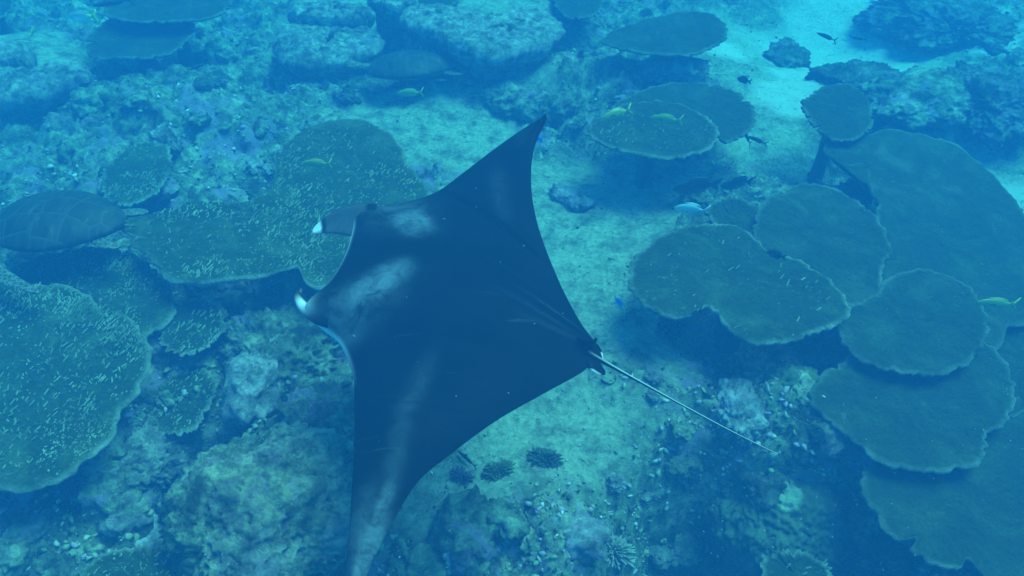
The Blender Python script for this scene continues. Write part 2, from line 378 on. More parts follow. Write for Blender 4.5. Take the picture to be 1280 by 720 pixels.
g0, g1, g2 = M_table
PL = [
 # outline, z, centre, label, material, seed, tips
 ([(153, 284), (162, 271), (195, 262), (240, 251), (290, 252), (328, 240), (343, 216), (347, 190), (368, 166), (408, 150), (450, 148), (482, 160), (503, 184), (508, 202), (527, 222), (538, 247), (525, 275), (490, 305), (450, 335), (425, 352), (397, 361), (380, 349), (371, 333), (345, 341), (300, 347), (258, 351), (214, 349), (194, 330), (176, 310), (158, 300)], .62, (380, 270), 'broad lobed green plate coral under the head of the manta ray', g0, 3, 2600),
 ([(-90, 380), (-30, 358), (20, 354), (65, 354), (98, 360), (118, 376), (130, 389), (152, 391), (172, 406), (184, 434), (182, 465), (167, 492), (150, 512), (138, 545), (112, 572), (80, 596), (42, 611), (15, 612), (-40, 605), (-110, 560), (-130, 460)], .56, (40, 480), 'huge green plate coral covered in pale ridges, overlapping a rounder plate', g0, 5, 3800),
 ([(5, 345), (40, 322), (90, 310), (140, 308), (175, 322), (200, 342), (216, 365), (218, 388), (205, 406), (184, 418), (140, 425), (70, 400), (20, 375)], .42, (115, 365), 'round plate coral beneath the swimming turtle, tucked behind the huge plate', g0, 7, 1100),
 ([(203, 402), (222, 380), (254, 370), (276, 382), (281, 402), (268, 424), (243, 440), (215, 439), (199, 424)], .40, (240, 407), 'small round plate coral in shade below the broad lobed plate', g1, 9, 160),
 ([(190, 498), (212, 470), (240, 454), (266, 468), (268, 490), (252, 523), (228, 540), (203, 540), (187, 522)], .24, (228, 500), 'small dish coral half overgrown with mauve algae', g1, 11, 120),
 ([(128, 238), (130, 215), (150, 190), (180, 176), (207, 180), (214, 203), (205, 228), (184, 246), (160, 255), (138, 252)], .30, (172, 215), 'oval ridged plate coral just in front of a white lump', g0, 13, 420),
 ([(737, 166), (741, 150), (770, 133), (808, 126), (850, 129), (884, 145), (897, 162), (892, 179), (870, 190), (835, 196), (798, 192), (762, 182)], .52, (815, 160), 'oval plate coral with a pale scalloped rim crossed by yellow fish', g1, 15, 150),
 ([(765, 136), (800, 113), (850, 102), (900, 105), (930, 120), (944, 140), (938, 160), (910, 174), (870, 174), (800, 155)], .40, (860, 138), 'plate coral partly covered by the pale-rimmed oval plate', g2, 17, 0),
 ([(752, 48), (785, 30), (830, 17), (880, 14), (905, 27), (909, 42), (895, 56), (860, 67), (815, 64), (775, 60)], .5, (835, 42), 'hazy plate coral beside the bright white coral lump', g2, 19, 0),
 ([(787, 352), (792, 327), (810, 305), (848, 284), (890, 277), (926, 283), (948, 300), (965, 313), (1003, 326), (1040, 350), (1062, 379), (1056, 396), (1025, 411), (1000, 422), (960, 428), (930, 422), (911, 405), (896, 390), (880, 383), (868, 387), (858, 395), (838, 396), (814, 385), (796, 369)], .56, (930, 350), 'notched plate coral with white blemishes and a wavy pale rim', g1, 21, 70),
 ([(940, 295), (953, 255), (975, 236), (1010, 228), (1050, 238), (1085, 258), (1105, 285), (1116, 310), (1106, 328), (1102, 352), (1095, 372), (1062, 380), (1028, 352), (975, 335), (950, 320)], .47, (1030, 300), 'smooth plate coral wedged behind the notched plate', g2, 23, 0),
 ([(1034, 190), (1038, 174), (1090, 163), (1140, 163), (1190, 178), (1240, 213), (1276, 258), (1310, 305), (1330, 380), (1285, 402), (1262, 410), (1240, 440), (1180, 450), (1110, 430), (1075, 385), (1085, 310), (1098, 266), (1088, 236), (1082, 205), (1058, 203)], .38, (1170, 290), 'largest smooth plate coral, with several plates lapping its edges', g2, 25, 0),
 ([(1003, 132), (1022, 112), (1058, 104), (1084, 122), (1091, 152), (1078, 168), (1050, 173), (1022, 160)], .46, (1048, 140), 'rounded hazy plate coral lapping the largest smooth plate', g2, 27, 0),
 ([(1047, 402), (1056, 385), (1092, 372), (1112, 348), (1150, 336), (1200, 346), (1228, 378), (1236, 410), (1224, 441), (1195, 459), (1168, 468), (1130, 463), (1090, 455), (1060, 436)], .47, (1145, 405), 'rounded plate coral on top of two smooth plates, with a pale curl', g2, 29, 0),
 ([(1015, 491), (1022, 474), (1050, 455), (1090, 425), (1160, 405), (1220, 415), (1262, 460), (1268, 505), (1256, 525), (1238, 541), (1230, 568), (1205, 583), (1168, 587), (1120, 582), (1080, 561), (1044, 531), (1020, 510)], .39, (1145, 510), 'wide smooth plate coral with a pale curved front edge', g2, 31, 0),
 ([(1077, 612), (1083, 588), (1110, 560), (1170, 530), (1235, 505), (1300, 500), (1360, 600), (1360, 700), (1300, 740), (1250, 726), (1198, 715), (1148, 694), (1108, 660)], .29, (1210, 640), 'lowest dark plate coral of the stacked plates', g2, 33, 0),
 ([(1205, 480), (1230, 410), (1300, 370), (1370, 390), (1380, 480), (1340, 520), (1290, 511), (1265, 520), (1235, 515)], .30, (1290, 455), 'half-hidden plate coral squeezed between the stacked smooth plates', g2, 35, 0),
 ([(953, 702), (968, 690), (1000, 688), (1030, 702), (1044, 728), (1010, 750), (965, 742)], .16, (998, 715), 'small dark plate coral at the edge of a deep hollow', g1, 37, 60),
 ([(95, 722), (128, 692), (170, 682), (206, 690), (229, 711), (233, 740), (190, 765), (120, 760)], .50, (165, 722), 'ridged plate coral beside mauve rubble', g0, 39, 500),
 ([(108, 66), (118, 36), (150, 18), (205, 12), (240, 22), (236, 45), (215, 63), (180, 72), (145, 71)], .42, (172, 43), 'hazy plate coral near the white-and-yellow fish', g2, 41, 0),
 ([(130, 12), (160, -14), (230, -20), (284, -8), (282, 10), (252, 22), (190, 26), (150, 22)], .56, (210, 2), 'faint plate coral lapping the plate near the white-and-yellow fish', g2, 43, 0),
 ([(884, 262), (900, 248), (925, 247), (948, 262), (953, 282), (935, 292), (905, 288)], .40, (918, 269), 'little dark plate coral between two bigger plates', g2, 45, 0),
 ([(1046, 232), (1062, 222), (1082, 226), (1092, 244), (1080, 256), (1056, 252)], .22, (1069, 239), 'little plate coral in shadow under the largest smooth plate', g2, 47, 0),
 ([(733, 472), (745, 462), (770, 462), (788, 474), (784, 490), (765, 504), (745, 498)], .10, (760, 482), 'small dark rounded plate coral below the tail root of the manta ray', g1, 49, 0),
 ([(-40, 20), (-30, -10), (8, -20), (18, -5), (12, 12), (-10, 24)], .40, (-12, 2), 'faint plate coral in the blue haze', g2, 51, 0),
 ([(690, -12), (715, -20), (745, -12), (752, 8), (735, 20), (705, 18)], .40, (720, 2), 'dim rounded plate coral behind the pale ledge', g2, 53, 0),
 ([(490, -2), (520, -14), (560, -12), (574, 0), (552, 10), (510, 10)], .34, (530, 0), 'dim flat plate coral above the crevice of the pale ledge', g2, 55, 0),
]
for (px, z, ce, lab, mt, sd, tp) in PL:
    plate(px, z, ce, lab, mt, sd, 'plate corals spread over the reef', tp)

# ------------------------------------------------------------------ lumps, boulders, small corals
def rock_mesh(name, sx, sy, sz, seed, sub=4, amp=.28, fine=.08):
    bm = bmesh.new(); bmesh.ops.create_icosphere(bm, subdivisions=sub, radius=1)
    co = np.array([v.co[:] for v in bm.verts]); asp = np.array([sx, sy, sz]) / max(sx, sy, sz)
    q = co * asp + seed * 3.7
    d = amp * 1.4 * fbm3(q * 1.6, 3, seed) + fine * 2.0 * fbm3(q * 4.5, 5, seed + 7, .65) - fine * 1.6 * np.abs(fbm3(q * 8, 4, seed + 3, .65)) + fine * 1.1 * fbm3(q * 24, 3, seed + 5, .7)
    for v, k in zip(bm.verts, d): v.co = Vector((v.co.x * sx, v.co.y * sy, v.co.z * sz)) * (1 + float(k))
    me = bpy.data.meshes.new(name); bm.to_mesh(me); bm.free(); return me
def lump(px, py, sx, sy, sz, seed, mat, label, cat, name, group=None, sink=.45, sub=5, amp=.34, fine=.15):
    p = at(px, py, 0); p = at(px, py, H(p.x, p.y)); z = H(p.x, p.y)
    o = link(name, rock_mesh(name, sx, sy, sz, seed, sub, amp, fine), mat)
    o.location = (p.x, p.y, z + sz * (1 - 2 * sink)); o.rotation_euler = (0, 0, seed * 1.7)
    ANCH.append((p.x, p.y, label))
    return tag(o, label, cat, group, 'thing')
def slab(px, ztop, label, mat, seed, name='ledge_rock', cut=.25, rough=.05, dome=.05, jag=.10):
    outl = resample(catmull([at(a, b, ztop) for a, b in px], 240), 150); n = len(outl)
    c = sum(outl, Vector()) / n; gz = min(H(c.x, c.y), ztop - .1)
    P = np.array([[p.x, p.y] for p in outl]); cc = np.array([c.x, c.y]); ar = np.arange(n)
    P = cc + (P - cc) * (1 + jag * fbm(ar / n * 22, ar * 0. + seed, 4, seed, .65))[:, None]
    v, f = [], []; rings = 44
    for i in range(rings):
        r = 1 - i / rings; q = cc + (P - cc) * r; edge = min(1, (1 - r) * 7)
        pz = np.stack([q[:, 0], q[:, 1], q[:, 0] * 0 + seed], 1)
        zz = ztop - .06 * (1 - edge) ** 2 + dome * (1 - r * r) + rough * fbm3(pz * 3.5, 4, seed, .6) - rough * .9 * np.abs(fbm3(pz * 9, 3, seed + 3, .6)) + rough * .35 * fbm3(pz * 30, 2, seed + 8)
        v += [(q[k, 0] - c.x, q[k, 1] - c.y, zz[k] - gz) for k in range(n)]
    v.append((0, 0, v[-1][2])); ci = len(v) - 1
    for i in range(rings - 1):
        for k in range(n): f.append((i * n + k, i * n + (k + 1) % n, (i + 1) * n + (k + 1) % n, (i + 1) * n + k))
    for k in range(n): f.append(((rings - 1) * n + k, (rings - 1) * n + (k + 1) % n, ci))
    prev = 0
    for (r, d) in ((1.0, .10), (1 - cut * .3, .17), (1 - cut, .26), (1 - cut, .6), (1 - cut, 1.2)):
        q = cc + (P - cc) * r; base = len(v); zn = .04 * fbm(q[:, 0] * 5, q[:, 1] * 5, 3, seed + 5)
        v += [(q[k, 0] - c.x, q[k, 1] - c.y, ztop - d - gz + zn[k]) for k in range(n)]
        for k in range(n): f.append((prev + (k + 1) % n, prev + k, base + k, base + (k + 1) % n))
        prev = base
    o = link(name, mesh(name, v, f), mat); o.location = (c.x, c.y, gz); ANCH.append((c.x, c.y, label))
    return tag(o, label, 'rock', None, 'thing')
M_ledge = reef_mat('ledge_stone', 11, False, ((.12, .12, .10), (.34, .34, .29), (.52, .51, .45)), .3)
slab([(498, 12), (530, 2), (580, 8), (620, 18), (660, 8), (698, 16), (702, 34), (690, 52), (655, 60), (615, 66), (575, 56), (545, 45), (520, 30)], .52, 'long pale ledge overhanging a dark crevice', M_ledge, 27)
slab([(360, 14), (380, 2), (420, 0), (462, 8), (466, 16), (440, 22), (395, 22)], .42, 'narrow pale slab lying beyond the wide grey slab', M_ledge, 29, 'flat_rock')
slab([(458, -6), (490, -14), (520, -8), (512, 5), (480, 8)], .44, 'small pale slab next to the long pale ledge', M_ledge, 30, 'flat_rock')
slab([(340, 48), (360, 30), (410, 24), (455, 30), (480, 40), (474, 58), (440, 66), (395, 76), (352, 72)], .30, 'wide grey rock slab beyond the broad lobed plate', M_ledge, 31, 'flat_rock')
slab([(-40, 105), (-30, 85), (20, 84), (50, 88), (88, 72), (108, 78), (106, 92), (70, 104), (40, 116), (10, 122), (-25, 118)], .40, 'pale flat rock shelf in the blue haze', M_ledge, 33)
slab([(-30, 72), (-20, 52), (10, 50), (36, 54), (36, 68), (20, 74), (-8, 76)], .50, 'square pale rock block behind the flat shelf', M_ledge, 35, 'rock_block')
M_turf = reef_mat('turf_stone', 5, False, ((.10, .13, .07), (.30, .34, .20), (.50, .52, .36)), .5)
lump(338, 655, .50, .44, .30, 13, M_turf, 'big domed boulder with greenish turf and a crack round it', 'rock', 'boulder', sub=6, amp=.2, fine=.10)
lump(405, 530, .34, .34, .26, 15, M_rock, 'dark craggy boulder next to the near wing', 'rock', 'boulder', sub=6, fine=.13)
lump(160, 572, .28, .24, .16, 17, M_ledge, 'pitted pale boulder beside the huge plate coral', 'rock', 'boulder', sub=6, fine=.15)
lump(350, 440, .42, .36, .20, 18, M_rock, 'rough grey rock in the shade before the mouth of the manta ray', 'rock', 'boulder', sub=6, fine=.14)
lump(575, 98, .34, .22, .16, 44, M_rock, 'knobbly rock behind a sandy patch', 'rock', 'boulder', sub=5, fine=.16)
lump(985, 58, .30, .40, .12, 46, M_dark, 'dark hazy rock mound on bright far sand', 'rock', 'rock_mound', amp=.5, fine=.16)
lump(1185, 42, .80, .75, .22, 48, M_dark, 'broad dark rock mound fading into the blue water', 'rock', 'rock_mound', sub=6, amp=.5, fine=.16)
lump(1070, 98, .50, .26, .16, 50, M_dark, 'low dark rock in front of the broad far mound', 'rock', 'rock_mound', amp=.5, fine=.16)
lump(1235, 130, .55, .60, .22, 52, M_dark, 'long dark rock beyond the largest smooth plate', 'rock', 'rock_mound', sub=6, amp=.5, fine=.16)
lump(1140, 120, .60, .40, .14, 54, M_rock, 'mottled low rock behind the rounded hazy plate', 'rock', 'rock_mound', amp=.5, fine=.16)
lump(732, 58, .17, .10, .10, 3, M_pale, 'bright white flat-topped coral lump on the reef crest', 'coral', 'coral_lump')
lump(200, 163, .19, .13, .14, 5, M_pale, 'white rounded coral lump behind the oval ridged plate', 'coral', 'coral_lump')
lump(716, 250, .24, .11, .06, 7, M_pale, 'low mauve-white rock slab along a crack in the sand', 'rock', 'flat_rock')
lump(415, 566, .10, .13, .10, 9, M_pale, 'pale mauve knob on a dark boulder beside the wing', 'coral', 'coral_lump')
lump(32, 655, .12, .2, .06, 11, M_pale, 'blue-white crust patch at the foot of the huge plate', 'coral', 'coral_lump')
lump(328, 493, .14, .17, .12, 19, plain('green_head', (.05, .09, .03), (.09, .14, .05), 9), 'green mounded coral with a pale skirt among grey rocks', 'coral', 'mound_coral', amp=.12)
M_brown, n, l, bs = node_mat('brown_head'); v_ = coord(n)
col = ramp(n, l, noise(n, l, v_, 12, 8, .7), [(.35, (.045, .06, .025)), (.65, (.10, .12, .06))])
ds = n.new('ShaderNodeVectorMath'); ds.operation = 'DISTANCE'; l.new(v_, ds.inputs[0]); ds.inputs[1].default_value = (.04, -.02, .24)
ad = n.new('ShaderNodeMath'); ad.operation = 'MULTIPLY_ADD'; ad.inputs[1].default_value = .10; l.new(noise(n, l, v_, 9, 4, .6), ad.inputs[0]); l.new(ds.outputs['Value'], ad.inputs[2])
col = mix(n, l, ramp(n, l, ad.outputs[0], [(.125, 1.0), (.15, 0.0)]), col, (.26, .31, .21))
l.new(col, bs.inputs['Base Color']); bs.inputs['Roughness'].default_value = .9; bump(n, l, noise(n, l, v_, 45, 6, .7), bs, .8, .02)
lump(1000, 590, .44, .38, .26, 21, M_brown, 'low brown mound coral with a pale bald patch beyond the tail tip', 'coral', 'mound_coral', sub=6, amp=.16, fine=.09)
lump(985, 505, .2, .18, .12, 25, plain('olive_head', (.05, .07, .03), (.085, .11, .05), 12), 'small olive mound coral beside the wide smooth plate', 'coral', 'mound_coral', amp=.15)
lump(845, 95, .35, .2, .14, 37, M_pale, 'white encrusted lump behind the pale-rimmed oval plate', 'coral', 'coral_lump')
lump(790, 125, .26, .14, .12, 39, M_rock, 'grey encrusted lump touching the pale-rimmed oval plate', 'rock', 'rock')
lump(690, 112, .3, .2, .16, 41, M_rock, 'knobbly grey rock just beyond the far wing tip', 'rock', 'rock')
lump(640, 120, .2, .3, .14, 43, M_rock, 'rough ridge of rock bending round a sandy patch', 'rock', 'rock')
lump(865, 300, .3, .2, .16, 45, M_rock, 'turf-covered rock beside the notched plate', 'rock', 'rock')
lump(880, 645, .25, .14, .10, 47, M_pale, 'pale streaked coral in a deep dark hollow', 'coral', 'coral_lump', amp=.5)
lump(930, 665, .16, .10, .08, 49, M_rock, 'dull streaked rock in a deep dark hollow', 'rock', 'rock', amp=.5)
lump(200, 440, .17, .16, .14, 51, M_pale, 'white and mauve crusted lump beside the small round plate', 'coral', 'coral_lump')
lump(570, 695, .08, .09, .07, 53, M_pale, 'lilac lump beside the near wing tip', 'coral', 'coral_lump')
lump(770, 606, .06, .06, .05, 55, M_pale, 'lilac knob on the sand by knobbly corals', 'coral', 'coral_lump')

# reef rocks scattered over the rubble, told apart only by their place
protos = [rock_mesh('rock', 1, 1, .75, 60 + k, 4, .45, .17) for k in range(8)]
TONE = ['grey-brown', 'mossy', 'grey-brown', 'dusky', 'mossy', 'grey-brown', 'dusky', 'whitish']
for k, pm in enumerate(protos):
    pm.materials.append({'grey-brown': M_rock, 'dusky': M_dark, 'whitish': M_pale, 'mossy': M_turf}[TONE[k]]); pm.polygons.foreach_set('use_smooth', [True] * len(pm.polygons))
rnd = random.Random(4)
count = 0; tries = 0
while count < 240 and tries < 4000:
    tries += 1
    px, py = rnd.uniform(-10, 1290), rnd.uniform(2, 735)
    p = at(px, py, 0)
    if float(sand_mask(np.array([p.x]), np.array([p.y]))[0]) > rnd.uniform(.15, .75): continue
    s = rnd.choice((.035, .05, .06, .08, .11, .15)) * rnd.uniform(.8, 1.25); k = rnd.randrange(8)
    o = bpy.data.objects.new('reef_rock', protos[k]); C.objects.link(o)
    o.location = (p.x, p.y, H(p.x, p.y) + s * .1); o.scale = (s * rnd.uniform(.8, 1.4), s, s * rnd.uniform(.6, 1)); o.rotation_euler = (rnd.uniform(-.4, .4), rnd.uniform(-.4, .4), rnd.uniform(0, 6.28))
    near = min(ANCH, key=lambda a: (a[0] - p.x) ** 2 + (a[1] - p.y) ** 2)[2]
    ph = near.split(',')[0].split(); ph = ' '.join(ph[:9])
    ph = next((ph[:ph.index(w)] for w in (' fading', ' curving', ' lying', ' overhanging', ' crossed', ' half', ' partly', ' squeezed', ' covered', ' wedged', ' tucked') if w in ph), ph)
    ph = ' '.join(w for w in ph.split()); last = ph.split()[-1]
    while last in ('the', 'a', 'of', 'and', 'with', 'on', 'in', 'to', 'at', 'by', 'pale', 'dark', 'its', 'two', 'beside', 'behind', 'below', 'round', 'broad', 'bigger', 'lobed', 'deep', 'just', 'front', 'long', 'top', 'between', 'under', 'near', 'huge', 'small', 'oval', 'largest', 'smooth', 'next', 'far', 'wide', 'stacked', 'brown', 'white', 'mauve', 'grey', 'notched', 'greenish'):
        ph = ' '.join(ph.split()[:-1]); last = ph.split()[-1]
    size_ = 'small' if s < .075 else 'head-sized'
    lab = size_ + ' ' + TONE[k] + ' rock close to the ' + ph
    tag(o, lab, 'rock', 'rocks close to the ' + ph); count += 1

# rubble too small to pick apart
bm = bmesh.new(); bmesh.ops.create_icosphere(bm, subdivisions=1, radius=1); bv = np.array([v.co[:] for v in bm.verts]); bf = np.array([[v.index for v in q.verts] for q in bm.faces]); bm.free()
n_r = 26000; rg = np.random.default_rng(5)
qx, qy = rg.uniform(-40, 1320, n_r), rg.uniform(-5, 770, n_r)
pp = np.array([at(a, b, 0)[:2] for a, b in zip(qx, qy)])
sm = sand_mask(pp[:, 0], pp[:, 1]); clump = fbm(pp[:, 0] * 2.2, pp[:, 1] * 2.2, 3, 77)
keep = (rg.random(n_r) > sm * .86) & (rg.random(n_r) < .75 + clump); pp = pp[keep]; sm = sm[keep]; m_ = len(pp)
hh = height(pp[:, 0], pp[:, 1]); sz = rg.choice([.005, .007, .009, .012, .015, .019], m_) * rg.uniform(.7, 1.3, m_) * (1 - .45 * sm)
ang = rg.uniform(0, 6.283, m_); shp = np.stack([rg.uniform(.7, 1.9, m_), rg.uniform(.6, 1.2, m_), rg.uniform(.45, 1.1, m_)], 1)
pts = bv[None] * rg.uniform(.35, 1.45, (m_, len(bv), 1)) * shp[:, None, :] * sz[:, None, None]
ca, sa = np.cos(ang)[:, None], np.sin(ang)[:, None]
pts = np.stack([pts[:, :, 0] * ca - pts[:, :, 1] * sa + pp[:, 0:1], pts[:, :, 0] * sa + pts[:, :, 1] * ca + pp[:, 1:2], pts[:, :, 2] + (hh + sz * .25)[:, None]], 2)
fi = (bf[None] + (np.arange(m_) * len(bv))[:, None, None]).reshape(-1, 3)
me = bpy.data.meshes.new('coral_rubble'); me.vertices.add(m_ * len(bv)); me.vertices.foreach_set('co', pts.ravel())
me.loops.add(fi.size); me.loops.foreach_set('vertex_index', fi.ravel()); me.polygons.add(len(fi)); me.polygons.foreach_set('loop_start', np.arange(0, fi.size, 3)); me.update(calc_edges=True)
attr(me, 'tone', np.repeat(rg.random(m_), len(bv)))
m_rub, n, l, bs = node_mat('rubble'); v_ = coord(n)
col = ramp(n, l, attrib(n, 'tone'), [(.0, (.03, .04, .025)), (.35, (.12, .14, .08)), (.6, (.28, .30, .20)), (.80, (.34, .24, .40)), (.90, (.30, .31, .24)), (.985, (.50, .50, .48))])
col = mix(n, l, .6, col, ramp(n, l, noise(n, l, v_, 40, 4, .7), [(.3, .4), (.65, 1.3)]), 'MULTIPLY')
l.new(col, bs.inputs['Base Color']); bs.inputs['Roughness'].default_value = .95; bs.inputs['Specular IOR Level'].default_value = .1
tag(link('coral_rubble', me, m_rub, smooth=False), 'fine coral rubble strewn over the reef floor', kind='stuff')

# bushy finger corals
def bush(px, py, r, n, mat, label, seed, group=None):
    rd = random.Random(seed); p = at(px, py, 0.05); z = H(p.x, p.y)
    v, f = [], []
    def finger(a, b, r0, r1, seg=6):
        d = (b - a); q = d.to_track_quat('Z', 'Y'); base = len(v)
        for t, rr in ((0, r0), (.5, (r0 + r1) * .52), (.88, r1), (1.0, r1 * .45)):
            for j in range(seg):
                an = j / seg * 6.283; v.append(a + d * t + q @ Vector((math.cos(an) * rr, math.sin(an) * rr, 0)))
        for i in range(3):
            for j in range(seg): f.append((base + i * seg + j, base + i * seg + (j + 1) % seg, base + (i + 1) * seg + (j + 1) % seg, base + (i + 1) * seg + j))
        f.append(tuple(base + 3 * seg + j for j in range(seg)))
    n = int(n * 2.2)
    for k in range(n):
        u = (k + .5) / n; th = math.acos(1 - u * .98); ph = k * 2.39996 + rd.uniform(-.25, .25)
        d = Vector((math.sin(th) * math.cos(ph), math.sin(th) * math.sin(ph), math.cos(th) * .75))
        L = r * rd.uniform(.75, 1.05) * (1 + .2 * math.sin(ph * 2 + seed)); w = r * rd.uniform(.045, .07)
        finger(d * r * .3, d * L, w, w * .9, 5)
    o = link('finger_coral', mesh('finger_coral', v, f), mat); o.location = (p.x, p.y, z - .01)
    return tag(o, label, 'coral', group)
def tipmat(name, lo, hi):
    m, n, l, bs = node_mat(name); v = coord(n)
    ln = n.new('ShaderNodeVectorMath'); ln.operation = 'LENGTH'; l.new(v, ln.inputs[0])
    nz = noise(n, l, v, 25, 3)
    col = ramp(n, l, ln.outputs['Value'], [(.05, lo), (.10, lo), (.16, hi)])
    col = mix(n, l, nz, col, lo); l.new(col, bs.inputs['Base Color']); bs.inputs['Roughness'].default_value = .85
    return m
b_y = tipmat('finger_yellow', (.08, .10, .03), (.34, .36, .12)); b_d = tipmat('finger_dark', (.05, .06, .04), (.16, .18, .12)); b_p = tipmat('finger_purple', (.08, .06, .10), (.22, .17, .24))
bush(624, 606, .095, 110, b_y, 'yellow-green bushy finger coral on the sand', 1)
bush(680, 590, .10, 110, b_d, 'dark bushy finger coral beyond the yellow-green one', 2)
bush(580, 612, .08, 60, b_p, 'purple bushy finger coral beside the near wing', 3)
bush(770, 670, .13, 60, tipmat('finger_pale', (.2, .2, .17), (.5, .5, .44)), 'pale knobbly finger coral at the brink of the dark hollow', 9)
bush(560, 90, .13, 50, b_d, 'dim finger coral in the crevice of the pale ledge', 10)
bush(835, 415, .14, 60, b_d, 'dark finger coral in front of the notched plate', 12)
bush(200, 640, .13, 60, b_p, 'purplish finger coral in the mauve rubble', 14)
bush(110, 625, .13, 60, b_p, 'violet finger coral near the foot of the huge plate', 15)

# ------------------------------------------------------------------ manta ray
def manta():
    zc = 1.40
    pairs = [((434, 752), (446, 752)), ((433, 705), (464, 706)), ((437, 655), (489, 656)), ((440, 605), (522, 603)), ((443, 555), (567, 565)), ((443, 508), (622, 525)),
             ((441, 470), (678, 493)), ((425, 431), (720, 470)), ((400, 409), (734, 460)), ((381, 386), (739, 452)), ((410, 358), (742, 443)),
             ((429, 327), (745, 434)), ((440, 293), (745, 428)), ((444, 263), (738, 420)), ((475, 260), (725, 402)), ((513, 252), (707, 369)),
             ((546, 240), (693, 338)), ((578, 217), (680, 305)), ((613, 190), (670, 272)), ((645, 167), (664, 232)), ((667, 153), (667, 188)), ((684, 146), (683, 150))]
    n = len(pairs)
    top = [.006, .010, .016, .026, .042, .062, .088, .125, .165, .20, .215, .215, .20, .165, .125, .085, .06, .042, .028, .018, .011, .006]
    zo = [.02, .0, -.01, -.01, 0, 0, 0, 0, 0, 0, 0, 0, 0, 0, .0, .01, .03, .06, .10, .15, .20, .24]
    def cr(arr, u):
        i = min(int(u), n - 2); t = u - i
        g = lambda k: np.array(arr[min(max(k, 0), n - 1)], float)
        a, b, c, d = g(i - 1), g(i), g(i + 1), g(i + 2)
        return .5 * (2 * b + (c - a) * t + (2 * a - 5 * b + 4 * c - d) * t * t + (3 * b - a - 3 * c + d) * t ** 3)
    NS, NT = 190, 70
    us = np.linspace(0, n - 1, NS)
    Ls, Ts, th = [], [], []
    for u in us:
        z = zc + float(cr([[q] for q in zo], u)[0])
        lp, tp = cr([p[0] for p in pairs], u), cr([p[1] for p in pairs], u)
        Ls.append(at(lp[0], lp[1], z)); Ts.append(at(tp[0], tp[1], z)); th.append(float(cr([[q] for q in top], u)[0]))
    v, f, pale, white = [], [], [], []
    ts = [(1 - math.cos(math.pi * k / NT)) / 2 for k in range(NT + 1)]
    def patch(p, cx, cy_, rx, ry, rot=0, ex=1.3):
        c_ = at(cx, cy_, zc); d = (p.x - c_.x, p.y - c_.y); ca, sa = math.cos(rot), math.sin(rot)
        a, b = d[0] * ca + d[1] * sa, -d[0] * sa + d[1] * ca
        return math.exp(-((a / rx) ** 2 + (b / ry) ** 2) ** ex)
    idx = {}
    for side in (1, -1):
        for i in range(NS):
            for k, t in enumerate(ts):
                if side < 0 and k in (0, NT): idx[(side, i, k)] = idx[(1, i, k)]; continue
                p = Ls[i].lerp(Ts[i], t)
                prof = (t ** .55) * (1 - t) ** .9 / .52
                body = us[i]
                h = th[i] * prof
                # a low ridge from the head along the spine, sinking towards the flanks
                h += .02 * math.exp(-((body - 10.7) / 1.0) ** 2) * math.sin(math.pi * t) ** .7
                # muscle furrows at the wing roots
                if side > 0 and t > .5:
                    h -= .006 * math.exp(-((body - 13.6 - (t - .5) * 1.2) / .25) ** 2) * math.sin(math.pi * t)
                    h -= .005 * math.exp(-((body - 14.6 - (t - .5) * 1.2) / .25) ** 2) * math.sin(math.pi * t)
                # the outer wings arch: mid chord higher
                arch = .035 * math.sin(math.pi * t) * (1 if body < 5 or body > 16 else .3)
                z = p.z + (h + arch if side > 0 else -h * .65 + arch)
                idx[(side, i, k)] = len(v); v.append((p.x, p.y, z))
                if side > 0:
                    w1 = max(.58 * patch(p, 518, 296, .11, .16, .3, 2.2), .30 * patch(p, 500, 280, .16, .2, .3), .62 * patch(p, 475, 385, .19, .10, .7, 2.2), .35 * patch(p, 448, 402, .22, .13, .5), .3 * patch(p, 432, 425, .10, .08, .0), .25 * patch(p, 478, 275, .08, .06))
                    sheen_streaks = max(.16 * patch(p, 518, 505, .045, .20, -.32), .15 * patch(p, 500, 560, .045, .2, -.1), .13 * patch(p, 690, 398, .16, .012, -.62), .11 * patch(p, 672, 408, .18, .012, -.50), .09 * patch(p, 690, 425, .16, .012, -.30), .50 * patch(p, 478, 640, .028, .14, -.25), .60 * patch(p, 462, 690, .04, .18, -.2), .34 * patch(p, 452, 690, .09, .22, 0), .10 * patch(p, 625, 262, .05, .22, .15), .08 * patch(p, 655, 190, .05, .25))  # wing sheen painted into the skin colour, plus faint pale streaks towards the tail
                    pale.append(min(1, max(w1, sheen_streaks)))
                    lipw = math.exp(-(t / .013) ** 2) * (.9 if 9.4 < body < 13.1 else (.75 * min(1, (body - 5.6) / 1.5) if 5.6 < body <= 9.4 else .0))
                    if 8.2 < body < 9.6: lipw = max(lipw, .6 * math.exp(-(t / .035) ** 2) * math.exp(-((body - 8.9) / .4) ** 2))
                    white.append(lipw)
                else:
                    pale.append(.0); white.append(1.0 if t < .97 else .3)
    for i in range(NS - 1):
        for k in range(NT):
            a, b, c_, d = idx[(1, i, k)], idx[(1, i, k + 1)], idx[(1, i + 1, k + 1)], idx[(1, i + 1, k)]
            f.append((a, b, c_, d))
            a, b, c_, d = idx[(-1, i, k)], idx[(-1, i, k + 1)], idx[(-1, i + 1, k + 1)], idx[(-1, i + 1, k)]
            f.append((a, d, c_, b))
